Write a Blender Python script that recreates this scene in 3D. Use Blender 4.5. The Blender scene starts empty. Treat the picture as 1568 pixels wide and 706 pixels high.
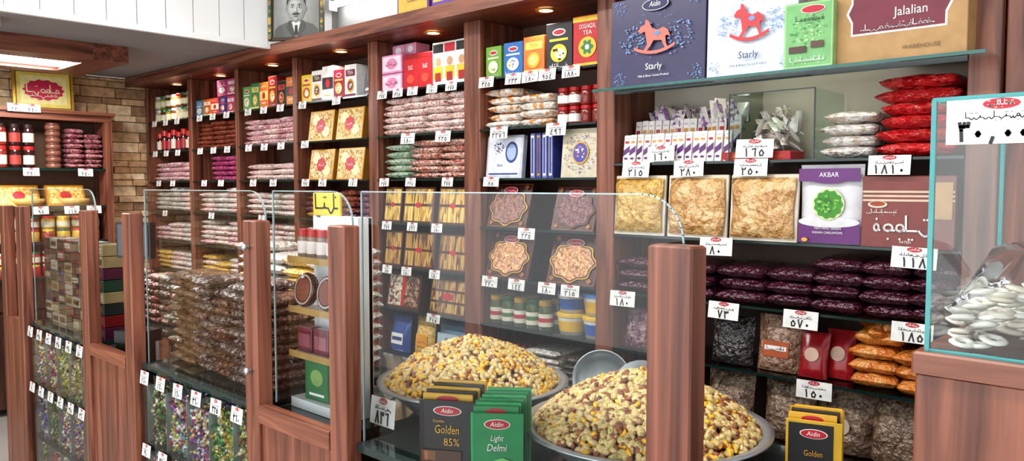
import bpy, math, random, bmesh
from mathutils import Matrix, Vector
R = random.Random(7)
sc = bpy.context.scene
rad = math.radians

# ------------------------------------------------------------------ materials
_mc = {}
def _new(name):
    m = bpy.data.materials.new(name); m.use_nodes = True
    nt = m.node_tree; b = nt.nodes['Principled BSDF']
    return m, nt, b
def _coord(nt, scale=(1,1,1), loc=(0,0,0)):
    tc = nt.nodes.new('ShaderNodeTexCoord'); mp = nt.nodes.new('ShaderNodeMapping')
    mp.inputs['Scale'].default_value = scale; mp.inputs['Location'].default_value = loc
    nt.links.new(tc.outputs['Object'], mp.inputs['Vector']); return mp.outputs['Vector']
def srgb(c):
    return tuple(((v/255)/12.92 if v/255 <= 0.04045 else ((v/255+0.055)/1.055)**2.4) for v in c)
def P(c, rough=.45, metal=0, var=.1, scale=25, coat=0, name=None):
    """plain printed / painted surface, c in sRGB 0-255"""
    key = ('p', c, rough, metal, var, scale, coat)
    if key in _mc: return _mc[key]
    m, nt, b = _new(name or 'paint_%d_%d_%d' % c)
    l = srgb(c)
    n = nt.nodes.new('ShaderNodeTexNoise'); n.inputs['Scale'].default_value = scale
    nt.links.new(_coord(nt), n.inputs['Vector'])
    r = nt.nodes.new('ShaderNodeValToRGB')
    r.color_ramp.elements[0].position = .3; r.color_ramp.elements[1].position = .7
    r.color_ramp.elements[0].color = tuple(v*(1-var) for v in l)+(1,)
    r.color_ramp.elements[1].color = tuple(min(1, v*(1+var)) for v in l)+(1,)
    nt.links.new(n.outputs['Fac'], r.inputs['Fac']); nt.links.new(r.outputs['Color'], b.inputs['Base Color'])
    b.inputs['Roughness'].default_value = rough; b.inputs['Metallic'].default_value = metal
    b.inputs['Coat Weight'].default_value = coat
    _mc[key] = m; return m
def S(cols, scale=70, rough=.3, bump=.35, metal=0, name='film', stretch=(1,1,1)):
    """speckled product seen through a glossy crinkled film"""
    key = ('s', tuple(cols), scale, rough, bump, metal, stretch)
    if key in _mc: return _mc[key]
    m, nt, b = _new(name)
    vec = _coord(nt, stretch)
    v = nt.nodes.new('ShaderNodeTexVoronoi'); v.inputs['Scale'].default_value = scale
    nt.links.new(vec, v.inputs['Vector'])
    sp = nt.nodes.new('ShaderNodeSeparateColor'); nt.links.new(v.outputs['Color'], sp.inputs['Color'])
    r = nt.nodes.new('ShaderNodeValToRGB'); cr = r.color_ramp; cr.interpolation = 'CONSTANT'
    k = len(cols)
    while len(cr.elements) < k: cr.elements.new(.5)
    for i, c in enumerate(cols):
        cr.elements[i].position = i/k; cr.elements[i].color = srgb(c)+(1,)
    nt.links.new(sp.outputs['Red'], r.inputs['Fac']); nt.links.new(r.outputs['Color'], b.inputs['Base Color'])
    n = nt.nodes.new('ShaderNodeTexNoise'); n.inputs['Scale'].default_value = 45; n.inputs['Detail'].default_value = 3
    nt.links.new(vec, n.inputs['Vector'])
    bp = nt.nodes.new('ShaderNodeBump'); bp.inputs['Strength'].default_value = min(1, bump*1.6); bp.inputs['Distance'].default_value = .02
    nt.links.new(n.outputs['Fac'], bp.inputs['Height'])
    nt.links.new(bp.outputs['Normal'], b.inputs['Normal']); nt.links.new(bp.outputs['Normal'], b.inputs['Coat Normal'])
    b.inputs['Roughness'].default_value = rough+.1; b.inputs['Metallic'].default_value = metal
    b.inputs['Coat Weight'].default_value = .8; b.inputs['Coat Roughness'].default_value = .09
    _mc[key] = m; return m
def wood(name, stretch, c0=(72,38,28), c1=(148,94,72)):
    m, nt, b = _new(name)
    n = nt.nodes.new('ShaderNodeTexNoise'); n.inputs['Scale'].default_value = 1.0
    n.inputs['Detail'].default_value = 7; n.inputs['Distortion'].default_value = .9
    nt.links.new(_coord(nt, stretch), n.inputs['Vector'])
    r = nt.nodes.new('ShaderNodeValToRGB'); cr = r.color_ramp
    cr.elements[0].position = .30; cr.elements[0].color = srgb(c0)+(1,)
    cr.elements[1].position = .70; cr.elements[1].color = srgb(c1)+(1,)
    e = cr.elements.new(.48); e.color = srgb(tuple((a*.45+q*.55) for a, q in zip(c0, c1)))+(1,)
    nt.links.new(n.outputs['Fac'], r.inputs['Fac']); nt.links.new(r.outputs['Color'], b.inputs['Base Color'])
    b.inputs['Roughness'].default_value = .36
    return m
WV = wood('walnut_vertical', (30, 30, 1.6))
WX = wood('walnut_lengthwise', (1.6, 30, 30))
WY = wood('walnut_crosswise', (30, 1.6, 30))
WD = wood('walnut_dark', (30, 30, 3), (40,24,18), (80,50,38))
def glassmat(name, tint, gl=1.0, ior=1.45):
    m = bpy.data.materials.new(name); m.use_nodes = True; nt = m.node_tree; nt.nodes.clear()
    o = nt.nodes.new('ShaderNodeOutputMaterial'); mx = nt.nodes.new('ShaderNodeMixShader')
    t = nt.nodes.new('ShaderNodeBsdfTransparent'); t.inputs['Color'].default_value = tint+(1,)
    g = nt.nodes.new('ShaderNodeBsdfGlossy'); g.inputs['Roughness'].default_value = .015
    g.inputs['Color'].default_value = (gl, gl, gl, 1)
    f = nt.nodes.new('ShaderNodeFresnel'); f.inputs['IOR'].default_value = ior
    nt.links.new(f.outputs[0], mx.inputs[0]); nt.links.new(t.outputs[0], mx.inputs[1])
    nt.links.new(g.outputs[0], mx.inputs[2]); nt.links.new(mx.outputs[0], o.inputs['Surface'])
    return m
GLASS = glassmat('pane_glass', (.94,.975,.968), .9, 1.45)
SGLASS = glassmat('shelf_glass', (.70,.83,.79))
EDGE = P((20,46,43), .15, name='glass_edge_green')
TEAL = P((60,140,140), .12, name='glass_edge_teal')
PEDGE = P((150,168,168), .12, name='glass_edge_grey')
def emis(name, col, s):
    m, nt, b = _new(name)
    b.inputs['Base Color'].default_value = col+(1,)
    b.inputs['Emission Color'].default_value = col+(1,); b.inputs['Emission Strength'].default_value = s
    return m
WHITE = P((226,224,220), .5); BLACK = P((22,20,22), .4); REDT = P((176,22,40), .4)
GOLD = P((200,152,58), .35, .5); STEEL = P((186,190,194), .34, .75, .06, name='stainless_steel')

# ------------------------------------------------------------------ mesh builder
_tc = {}
def text_geo(s):
    if s in _tc: return _tc[s]
    cu = bpy.data.curves.new('t', 'FONT'); cu.body = s; cu.align_x = 'CENTER'; cu.align_y = 'CENTER'; cu.resolution_u = 2
    ob = bpy.data.objects.new('t', cu); sc.collection.objects.link(ob)
    dg = bpy.context.evaluated_depsgraph_get(); me = ob.evaluated_get(dg).to_mesh()
    r = ([tuple(v.co) for v in me.vertices], [tuple(p.vertices) for p in me.polygons])
    ob.evaluated_get(dg).to_mesh_clear()
    bpy.data.objects.remove(ob); bpy.data.curves.remove(cu)
    _tc[s] = r; return r
def ico(sub=1):
    bm = bmesh.new(); bmesh.ops.create_icosphere(bm, subdivisions=sub, radius=1)
    r = ([tuple(v.co) for v in bm.verts], [tuple(v.index for v in f.verts) for f in bm.faces]); bm.free(); return r
ICO1 = ico(1); ICO2 = ico(2)
DIG = {
 '0': [[(.4,.36),(.5,.46),(.6,.36),(.5,.26),(.4,.36)]], '1': [[(.4,1),(.5,.6),(.55,0)]],
 '2': [[(.2,1),(.35,.6),(.4,0)],[(.27,.8),(.75,.78),(.85,1)]],
 '3': [[(.15,1),(.3,.6),(.35,0)],[(.2,.8),(.5,.78),(.55,1)],[(.55,.8),(.85,.8),(.9,1)]],
 '4': [[(.8,1),(.3,.8),(.65,.6),(.25,.35),(.35,.08),(.85,.05)]],
 '5': [[(.5,.85),(.2,.5),(.3,.1),(.7,.1),(.85,.45),(.5,.85)]],
 '6': [[(.2,.95),(.75,1),(.68,.5),(.75,0)]],
 '7': [[(.15,1),(.5,0),(.85,1)]], '8': [[(.15,0),(.5,1),(.85,0)]],
 '9': [[(.7,.6),(.3,.6),(.25,.9),(.65,1),(.7,.6),(.75,0)]], ',': [[(.5,.15),(.35,-.15)]]}
class MB:
    def __init__(s):
        s.v = []; s.f = []; s.mi = []; s.sm = []; s.mats = []; s.M = Matrix.Identity(4)
    def m(s, mat):
        if mat not in s.mats: s.mats.append(mat)
        return s.mats.index(mat)
    def geo(s, vs, fs, mat, smooth=False, X=None):
        T = s.M @ X if X is not None else s.M
        o = len(s.v); s.v += [tuple(T @ Vector(p)) for p in vs]
        k = s.m(mat)
        for f in fs: s.f.append(tuple(i+o for i in f)); s.mi.append(k); s.sm.append(smooth)
    def poly(s, pts, mat): s.geo(pts, [tuple(range(len(pts)))], mat)
    def box(s, x0, x1, y0, y1, z0, z1, mat, X=None):
        vs = [(x0,y0,z0),(x1,y0,z0),(x1,y1,z0),(x0,y1,z0),(x0,y0,z1),(x1,y0,z1),(x1,y1,z1),(x0,y1,z1)]
        s.geo(vs, [(0,3,2,1),(4,5,6,7),(0,1,5,4),(1,2,6,5),(2,3,7,6),(3,0,4,7)], mat, False, X)
    def bbox(s, x0, x1, y0, y1, z0, z1, mat, b=.004):
        """box with chamfered vertical and top edges"""
        def ring(z, i):
            a, c, d, e = x0+i, x1-i, y0+i, y1-i
            return [(a+b,d,z),(c-b,d,z),(c,d+b,z),(c,e-b,z),(c-b,e,z),(a+b,e,z),(a,e-b,z),(a,d+b,z)]
        vs = ring(z0,0)+ring(z1-b,0)+ring(z1,b)
        fs = [tuple(range(7,-1,-1)), tuple(range(16,24))]
        for k in (0,8):
            for i in range(8): fs.append((k+i,k+(i+1)%8,k+8+(i+1)%8,k+8+i))
        s.geo(vs, fs, mat)
    def lathe(s, prof, cx, cy, cz, mat, seg=20, smooth=True, X=None):
        vs = []; n = len(prof)
        for r, z in prof:
            for i in range(seg):
                a = 2*math.pi*i/seg; vs.append((cx+r*math.cos(a), cy+r*math.sin(a), cz+z))
        fs = []
        for j in range(n-1):
            for i in range(seg):
                fs.append((j*seg+i, j*seg+(i+1)%seg, (j+1)*seg+(i+1)%seg, (j+1)*seg+i))
        s.geo(vs, fs, mat, smooth, X)
    def pillow(s, w, d, h, mat, X, nx=9, ny=7, seal=True):
        vs = []; fs = []
        ph = R.random()*9
        us = [-1,-.95,-.80,-.4,0,.4,.80,.95,1] if nx == 9 else [-1+2*i/(nx-1) for i in range(nx)]
        vv = [-1,-.93,-.6,0,.6,.93,1] if ny == 7 else [-1+2*j/(ny-1) for j in range(ny)]
        for sgn in (1,-1):
            for j in range(ny):
                for i in range(nx):
                    u = us[i]; v = vv[j]
                    f = max(0,(1-abs(u)**6)*(1-abs(v)**7))**.5
                    if seal and (i in (0,nx-1)): f = .02
                    z = sgn*h/2*f*(1+.14*math.sin(5*u+ph)*math.cos(4*v+ph))
                    if seal and i in (0,nx-1): z += .12*h*math.sin(7*v+ph)
                    vs.append((u*w/2*(1-.03*math.cos(3*v+ph)), v*d/2+.012*h*math.sin(9*u+ph), z))
        o = nx*ny
        for j in range(ny-1):
            for i in range(nx-1):
                a = j*nx+i
                fs.append((a,a+1,a+nx+1,a+nx)); fs.append((o+a,o+a+nx,o+a+nx+1,o+a+1))
        s.geo(vs, fs, mat, True, X)
    def line(s, pts, w, mat, y=0):
        for a, b in zip(pts[:-1], pts[1:]):
            dx, dz = b[0]-a[0], b[1]-a[1]; L = math.hypot(dx, dz) or 1e-6
            nx, nz = -dz/L*w/2, dx/L*w/2; ex, ez = dx/L*w*.35, dz/L*w*.35
            s.poly([(a[0]-nx-ex,y,a[1]-nz-ez),(b[0]-nx+ex,y,b[1]-nz+ez),(b[0]+nx+ex,y,b[1]+nz+ez),(a[0]+nx-ex,y,a[1]+nz-ez)], mat)
    def ell(s, cx, cz, rx, rz, mat, y=0, n=22, wob=0, k=8):
        s.poly([(cx+rx*(1+wob*math.cos(k*2*math.pi*i/n))*math.cos(2*math.pi*i/n), y, cz+rz*(1+wob*math.cos(k*2*math.pi*i/n))*math.sin(2*math.pi*i/n)) for i in range(n)], mat)
    def text(s, t, cx, cz, h, mat, y=0, sx=1, shear=0):
        vs, fs = text_geo(t)
        s.geo([(cx+(a*sx+b*shear)*h, y, cz+b*h) for a, b, _ in vs], fs, mat)
    def scrib(s, x0, x1, z, h, mat, y=0, w=None):
        """cursive-script-like lettering: bowls on a baseline, tall strokes and dots"""
        w = w or h*.11; x = x0
        while x < x1-h*.2:
            k = R.choice((0,1,2,3)); L = min(h*R.uniform(.35,.75), x1-x)
            if k == 0: s.line([(x,z+h*.6),(x+.03*h,z-h*.25),(x+L,z-h*.25)], w, mat, y)
            elif k == 1: s.line([(x+L*i/6, z-h*.25-h*.28*math.sin(math.pi*i/6)) for i in range(7)], w, mat, y)
            elif k == 2: s.line([(x,z-h*.25),(x+L*.35,z-h*.22),(x+L*.4,z+h*.05),(x+L*.45,z-h*.22),(x+L,z-h*.25)], w, mat, y)
            else: s.line([(x+L*.5+L*.35*math.cos(i*.785), z-h*.1+h*.2*math.sin(i*.785)) for i in range(9)], w, mat, y); s.line([(x+L*.5,z-h*.27),(x+L,z-h*.25)], w, mat, y)
            if R.random() < .6:
                a = x+L*.5; b = z+h*R.choice((-.75,.4)); q = w*.7
                for t in ((0,) if R.random() < .5 else (-1.1,1.1)):
                    s.poly([(a+t*q-q,y,b),(a+t*q,y,b-q),(a+t*q+q,y,b),(a+t*q,y,b+q)], mat)
            x += L+h*(.12 if R.random() < .3 else 0)
    def art(s, w, h, d, arts, y=None):
        o = (-d/2 if y is None else y)
        for n, a in enumerate(arts):
            o -= .0007; k = a[0]
            if k == 'r': _, cx, cz, sx, sz, mt = a; x, z = cx*w, cz*h; s.poly([(x-sx*w/2,o,z-sz*h/2),(x+sx*w/2,o,z-sz*h/2),(x+sx*w/2,o,z+sz*h/2),(x-sx*w/2,o,z+sz*h/2)], mt)
            elif k == 'e': _, cx, cz, sx, sz, mt = a; s.ell(cx*w, cz*h, sx*w/2, sz*h/2, mt, o)
            elif k == 'g': _, cx, cz, sx, sz, mt, wob, kk = a; s.ell(cx*w, cz*h, sx*w/2, sz*h/2, mt, o, 64, wob, kk)
            elif k == 'd': _, cx, cz, sx, sz, mt = a; x, z = cx*w, cz*h; s.poly([(x-sx*w/2,o,z),(x,o,z-sz*h/2),(x+sx*w/2,o,z),(x,o,z+sz*h/2)], mt)
            elif k == 't': _, cx, cz, hh, tx, mt = a[:6]; s.text(tx, cx*w, cz*h, hh*h, mt, o, *(a[6:]))
            elif k == 'q': _, x0, x1, cz, hh, mt = a; s.scrib(min(x0,x1)*w, max(x0,x1)*w, cz*h, hh*h, mt, o)
            elif k == 'p': _, pts, mt = a; s.poly([(p[0]*w,o,p[1]*h) for p in pts], mt)
            elif k == 'f':
                _, cx, cz, rr, cnt, sz, mts = a
                for i in range(cnt):
                    an = R.random()*6.283; q = math.sqrt(R.random())*rr
                    x, z = cx*w+q*w*math.cos(an), cz*h+q*w*math.sin(an)
                    s.ell(x, z, sz*w*(.5+R.random()), sz*w*(.4+R.random()*.6), R.choice(mts), o-.00002*i, 8)
                o -= .00002*cnt
    def abox(s, x, y, z, w, h, d, base, arts, rz=0, lean=0, edge=None):
        """carton: x centre, y FRONT position, z bottom"""
        M0 = s.M
        s.M = M0 @ Matrix.Translation((x, y, z)) @ Matrix.Rotation(rz, 4, 'Z') @ Matrix.Rotation(-lean, 4, 'X') @ Matrix.Translation((0, d/2, 0))
        s.bbox(-w/2, w/2, -d/2, d/2, 0, h, base, min(.002, d*.2))
        s.box(-w/2+.004, w/2-.004, -d/2+.004, d/2-.004, h, h+.0006, edge or base)
        s.art(w, h, d, arts); s.M = M0
    def tag(s, x, y, ztop, w=.088, h=.052, digits='170', tilt=.12):
        M0 = s.M
        s.M = M0 @ Matrix.Translation((x, y, ztop)) @ Matrix.Rotation(R.uniform(-.03,.03), 4, 'Y') @ Matrix.Rotation(-tilt, 4, 'X')
        s.box(-w/2, w/2, 0, .0015, -h, 0, WHITE)
        s.ell(0, -h*.12, w*.17, h*.12, REDT, -.001, 12)
        s.scrib(-w*.12, w*.12, -h*.11, h*.12, WHITE, -.0016, h*.02)
        s.scrib(-w*.32, w*.34, -h*.37, h*.15, BLACK, -.001, h*.020)
        n = len(digits); dw = w*.8/max(n, 4); x0 = -dw*n/2
        for i, c in enumerate(digits):
            for pl in DIG[c]:
                s.line([(x0+dw*(i+.08+.84*a), -h*.92+h*.40*b) for a, b in pl], h*.075, BLACK, -.001)
        s.M = M0
    def jar(s, x, y, z, r, h, body, lid, label=None, lidh=.2, seg=14, cap=None):
        s.lathe([(0,0),(r*.93,0),(r,h*.04),(r,h*(.9-lidh)),(r*.86,h*(1-lidh))], x, y, z, body, seg)
        s.lathe([(r*.9,h*(1-lidh)),(r*.93,h*(1-lidh)),(r*.93,h*.98),(r*.88,h),(0,h)], x, y, z, lid, seg, False)
        if label: s.lathe([(r*1.015,h*.15),(r*1.015,h*.58)], x, y, z, label, seg)
        if cap: s.lathe([(r*1.02,h*.3),(r*1.02,h*.44)], x, y, z, cap, seg)
    def done(s, name):
        if not s.v: return None
        xs = [p[0] for p in s.v]; ys = [p[1] for p in s.v]; zs = [p[2] for p in s.v]
        c = ((min(xs)+max(xs))/2, (min(ys)+max(ys))/2, min(zs))
        me = bpy.data.meshes.new(name)
        me.from_pydata([(p[0]-c[0], p[1]-c[1], p[2]-c[2]) for p in s.v], [], s.f)
        for mt in s.mats: me.materials.append(mt)
        me.polygons.foreach_set('material_index', s.mi); me.polygons.foreach_set('use_smooth', s.sm)
        me.update()
        ob = bpy.data.objects.new(name, me); ob.location = c; sc.collection.objects.link(ob)
        return ob
def T(x, y, z, rz=0, rx=0): return Matrix.Translation((x,y,z)) @ Matrix.Rotation(rz,4,'Z') @ Matrix.Rotation(rx,4,'X')

# ------------------------------------------------------------------ room shell
ZL = 2.444
def shell(name, x0, x1, y0, y1, z0, z1, mat):
    b = MB(); b.box(x0,x1,y0,y1,z0,z1,mat); return b.done(name)
TILE = P((150,144,138), .3, scale=4)
shell('floor', -6.7, 2.2, -1.8, 3.2, -.1, 0, TILE)
WALLW = P((196,196,194), .6, var=.04, scale=3); CEIL = P((205,205,205), .7, var=.03, scale=2)
shell('wall_back', -6.7, 2.2, 2.95, 3.1, 0, 3.3, WALLW)
shell('ceiling', -4.24, 2.2, -1.8, 2.95, 3.2, 3.3, CEIL)
shell('ceiling_low', -6.45, -4.27, -1.8, 2.95, ZL+.004, 2.52, P((150,150,150), .6, var=.03, scale=2))
b = MB()  # white panelled bulkhead above the low ceiling
PAN = P((236,237,236), .5, var=.03, scale=3)
b.box(-4.27,-4.247,-1.8,2.95,ZL-.02,3.2,P((140,140,136),.6))
y = -1.78
while y < 2.9:
    b.box(-4.245,-4.235,y,min(y+.146,2.945),ZL-.018,3.2,PAN); y += .151
b.box(-4.25,-4.22,-1.8,2.45,ZL-.03,ZL,PAN)
b.done('wall_bulkhead')
b = MB()  # stone-clad left wall
b.box(-6.7,-6.46,-1.8,2.95,0,2.448,P((110,88,70),.9))
SB = [P(c,.85,0,.25,22) for c in ((214,182,146),(196,162,124),(226,202,168),(184,148,112),(206,174,136),(164,130,100))]
z = 0.0
while z < 2.42:
    h = R.choice((.05,.065,.08)); h = min(h, 2.44-z); y = -1.8+R.random()*.1-.1
    while y < 2.93:
        w = R.uniform(.10,.27); y1 = min(y+w, 2.94)
        if y1 > max(y,-1.8)+.02: b.bbox(-6.47,-6.44+R.random()*.028,max(y,-1.8)+.002,y1-.002,z+.002,z+h-.002,R.choice(SB),.004)
        y += w
    z += h
b.done('wall_left')

# ------------------------------------------------------------------ wall shelving
YF = 2.6
BAYS = [(-6.355,-5.65),(-5.59,-4.95),(-4.90,-4.23),(-4.18,-3.47),(-3.39,-2.715),(-2.605,-1.925),(-1.835,-.575)]
L = [2.10,1.865,1.635,1.405,1.17,.945,.70]
L6 = [1.975,1.69,1.405,1.17,.935,.69]
b = MB()
b.box(-6.405,-.2,2.45,2.475,2.375,ZL-.002,WX)                      # fascia
b.box(-6.405,-.2,2.475,2.945,2.38,2.40,WX)                   # soffit
b.box(-6.405,-.2,2.475,2.945,2.425,2.440,WX)
for x0, x1 in ((-6.405,-6.355),(-5.65,-5.59),(-4.95,-4.90),(-4.23,-4.18),(-3.47,-3.39),(-2.715,-2.605),(-1.925,-1.835)):
    b.bbox(x0,x1,YF,2.92,0,2.38,WV,.003)
b.bbox(-.575,-.49,YF,2.92,0,2.38,WV,.003); b.bbox(-.485,-.2,YF+.03,2.92,0,2.38,WV,.003)
BACKL = P((190,182,166),.6,var=.05,scale=3); BACKD = P((92,70,60),.6,var=.1,scale=6)
for i, (x0, x1) in enumerate(BAYS):
    b.box(x0,x1,2.905,2.92,.1,2.38,BACKD)
    if i == 6: b.box(x0,x1,2.90,2.905,1.69,2.38,BACKL)
    for z in (L6 if i == 6 else L):
        b.poly([(x0,YF,z),(x1,YF,z),(x1,2.9,z),(x0,2.9,z)],SGLASS)
        b.box(x0,x1,YF-.004,YF+.002,z-.009,z,EDGE)
    b.box(x0,x1,YF+.02,2.92,.02,.42,WD)
    b.box(x0,x1,YF-.0,YF+.02,.06,.45,WX)
b.poly([(-1.84,2.46,1.975),(-.5,2.46,1.975),(-.5,YF,1.975),(-1.84,YF,1.975)],SGLASS); b.box(-1.84,-.5,2.455,2.461,1.965,1.975,P((40,96,90),.15))
b.done('display_shelving_unit')
# recessed downlights
LAMP = emis('downlight_glow',(1,.78,.5),9)
for x in (-5.95,-5.25,-4.55,-3.80,-3.0,-2.25,-1.2):
    d = MB(); d.lathe([(.032,-.006),(.045,-.008),(.05,-.001),(.05,0)],x,2.66,2.379,GOLD,18); d.lathe([(0,-.003),(.032,-.004)],x,2.66,2.379,LAMP,18)
    d.done('recessed_downlight')
    li = bpy.data.lights.new('downlight_lamp','SPOT'); li.energy = 11; li.color = (1,.88,.72); li.spot_size = rad(110); li.spot_blend = .8; li.shadow_soft_size = .04
    o = bpy.data.objects.new('downlight_lamp',li); o.location = (x,2.62,2.36); o.rotation_euler = (rad(-8),0,0); sc.collection.objects.link(o)

# ---- product materials
candy = S([(230,220,214),(214,176,168),(234,228,224),(198,108,92),(220,208,200)],130,.25,name='candy_bag_white')
candy2 = S([(230,214,210),(212,146,158),(232,222,218),(190,94,106)],120,.25,name='candy_bag_pink')
brownb = S([(120,54,40),(150,80,54),(100,42,32),(172,106,76)],110,.25,name='dried_fruit_bag')
greenb = S([(140,166,140),(176,186,164),(104,140,114),(196,196,182)],110,.3,name='green_tea_bag')
magb = S([(160,40,100),(200,110,150),(130,30,74)],110,.3,name='magenta_bag')
redb = S([(186,26,32),(200,40,42),(172,20,28),(190,60,56)],40,.18,.7,name='red_bag')
yelb = S([(210,166,72),(224,190,110),(190,144,56)],110,.3,name='yellow_bag')
orab = S([(200,116,38),(210,128,46),(188,104,32),(216,150,80)],40,.18,.7,name='turmeric_bag')
clearb = S([(214,208,202),(198,192,186),(224,218,212),(192,174,156)],60,.18,.6,name='sugar_bag')
whiteor = S([(230,224,214),(232,226,218),(224,216,206),(220,150,84)],50,.22,.6,name='white_orange_bag')
purb = S([(60,20,38),(78,28,48),(46,14,30),(96,40,58)],170,.18,.7,name='barberry_bag')
lime = S([(74,60,50),(92,74,58),(50,40,34)],120,.3)
tagmb = [MB() for _ in BAYS]
def tags(i, z, xs, w=.080, h=.044, ds=None):
    for k, x in enumerate(xs):
        d = ds[k] if ds else R.choice(('170','85','345','496','277','150','180','225','68','1150'))
        tagmb[i].tag(x, YF-.011, z+.006, w, h, d)
def stack(name, x0, x1, z, n, th, ms, cols, y=2.64, dep=.24, M=None, jit=.06):
    b = MB()
    if M: b.M = M
    w = (x1-x0)/cols
    for c in range(cols):
        nn = n-(R.random() < .3 and n > 2)
        mt = ms[c % len(ms)] if R.random() < .7 else R.choice(ms)
        for k in range(nn):
            X = T(x0+w*(c+.5)+R.uniform(-.006,.006), y+dep/2+R.uniform(-.01,.012), z+th*.55+k*th, R.uniform(-jit,jit), R.uniform(-.03,.03))
            b.pillow(w*R.uniform(.95,1.02), dep, th*1.08, mt if R.random()<.85 else R.choice(ms), X)
    return b.done(name)
def teabox(b, x, z, w, h, c, c2, rz=0, dep=.08, y=None, kind=0):
    base = P(c,.4); a2 = P(c2,.4)
    y = YF+.03 if y is None else y
    arts = []
    if kind == 0: arts += [('e',0,.80,.5,.15,WHITE),('e',0,.80,.42,.10,REDT),('r',0,.64,.7,.05,a2),('e',0,.36,.62,.38,a2),('e',.05,.34,.4,.22,P((230,220,190))),('f',0,.36,.20,9,.05,[base,WHITE,GOLD]),('q',-.35,.35,.1,.08,WHITE)]
    elif kind == 1: arts += [('r',0,.75,.8,.2,a2),('t',0,.75,.16,'TEA',base),('e',0,.36,.6,.42,GOLD),('e',0,.36,.44,.30,a2),('f',0,.36,.14,7,.05,[base,WHITE]),('r',0,.08,.9,.06,a2)]
    elif kind == 2: arts += [('r',0,.5,1,.34,a2),('e',0,.5,.36,.26,REDT),('q',-.35,.35,.86,.1,WHITE),('r',0,.22,.5,.03,WHITE),('r',0,.15,.6,.03,GOLD)]
    b.abox(x, y, z, w, h, dep, base, arts, rz)

# ---- bay 5
b = MB(); z = 2.1
teabox(b,-2.545,z,.10,.15,(110,156,56),(216,212,190))
teabox(b,-2.42,z,.115,.155,(36,100,164),(215,220,220),.05)
teabox(b,-2.295,z,.12,.165,(206,100,34),(226,180,80),.04,kind=1)
teabox(b,-2.15,z,.14,.205,(26,26,30),(214,186,50),.06)
b.abox(-1.995,YF+.03,z,.15,.215,.09,P((180,26,28),.4),[('r',0,.93,1,.1,P((220,180,50))),('r',0,.04,1,.08,P((220,180,50))),('t',0,.78,.13,'DOGHAZAL',WHITE,.55),('t',0,.66,.12,'TEA',WHITE),('e',0,.38,.6,.4,P((220,180,50))),('g',0,.38,.36,.26,P((60,120,60)),.2,6),('e',0,.38,.14,.1,WHITE)],.05)
b.done('tea_box_row')
stack('sugar_bag_stack',-2.6,-2.2,1.866,5,.037,[whiteor],2)
b = MB()
for r in range(2):
    for i in range(4): b.jar(-2.16+i*.063, 2.68, 1.866+r*.082, .029, .08, P((120,44,36),.12),P((170,22,28),.35), WHITE if i < 2 else None)
b.done('jam_jar_row')
b = MB()
bl = P((46,62,124)); sil = P((190,193,202),.3,.2); vio = P((82,76,156))
b.abox(-2.485,YF+.03,1.636,.225,.2,.03,sil,[('r',0,.5,.9,.9,P((204,206,214))),('e',.2,.6,.34,.5,bl),('e',.2,.6,.26,.38,P((150,165,196))),('f',-.15,.7,.16,24,.02,[bl,GOLD]),('t',-.1,.3,.09,'Shirini',bl,.8),('r',0,.1,.8,.03,bl)],.02,.1)
for i in range(4): b.abox(-2.31+i*.035,YF+.04,1.636,.028,.2,.2,P((66,74,146)) if i % 2 else P((110,114,174)),[('r',0,.5,.6,.9,GOLD if i==1 else WHITE),('r',0,.5,.4,.8,bl)],0)
b.abox(-2.03,YF+.025,1.636,.205,.21,.03,P((190,182,160)),[('f',0,.5,.44,260,.013,[vio,P((120,112,170)),GOLD,WHITE]),('e',0,.5,.42,.46,GOLD),('e',0,.5,.36,.4,vio),('f',0,.5,.13,14,.025,[GOLD,WHITE])],.04,.1)
b.done('gift_box_row')
mar = P((66,28,28),.25,coat=.4); mar2 = P((104,50,40),.25)
def sweetbox(b, x, z, w, h, gold, fill, lean=.28, rz=0, y=YF+.02):
    g1 = P((150,100,60),.3,.3)
    ar = [('r',0,.5,.95,.95,g1),('r',0,.5,.93,.93,mar),('f',0,.5,.42,90,.010,[mar2,P((120,70,48))])]
    for cx in (-.38,.38):
        for cz in (.1,.9): ar.append(('d',cx,cz,.12,.12,g1))
    ar += [('g',0,.45,.90,.78,gold,.07,8),('g',0,.45,.85,.73,mar,.07,8),('g',0,.45,.80,.68,fill,.07,8),('e',0,.83,.36,.15,WHITE),('e',0,.83,.33,.13,REDT),('q',-.12,.12,.83,.06,WHITE)]
    b.abox(x,y,z,w,h,.03,mar,ar,rz,lean)
SAFF = S([(204,142,82),(220,168,108),(190,122,64),(150,92,48)],110,.3,name='cookie_fill')
DK = S([(96,36,34),(118,50,44),(74,28,28)],150,.3,name='date_fill')
b = MB(); sweetbox(b,-2.46,1.406,.25,.215,GOLD,S([(120,66,44),(94,50,38),(150,92,60)],120,.3)); sweetbox(b,-2.07,1.406,.235,.2,mar2,DK); b.done('confection_box_row')
b = MB(); sweetbox(b,-2.46,1.171,.27,.222,GOLD,SAFF,.30); sweetbox(b,-2.08,1.171,.27,.225,GOLD,SAFF,.30); b.done('confection_box_row')
b = MB()
for r in range(2):
    for i in range(5): b.jar(-2.55+i*.076, 2.66+r*.09, .946, .034, .135, P((66,80,40),.12), P((28,70,40) if i%2 else (170,130,46),.35), P((210,204,184)), .16, cap=P((60,110,60)) if i%2 else REDT)
b.done('pickle_jar_row')
b = MB()
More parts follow.
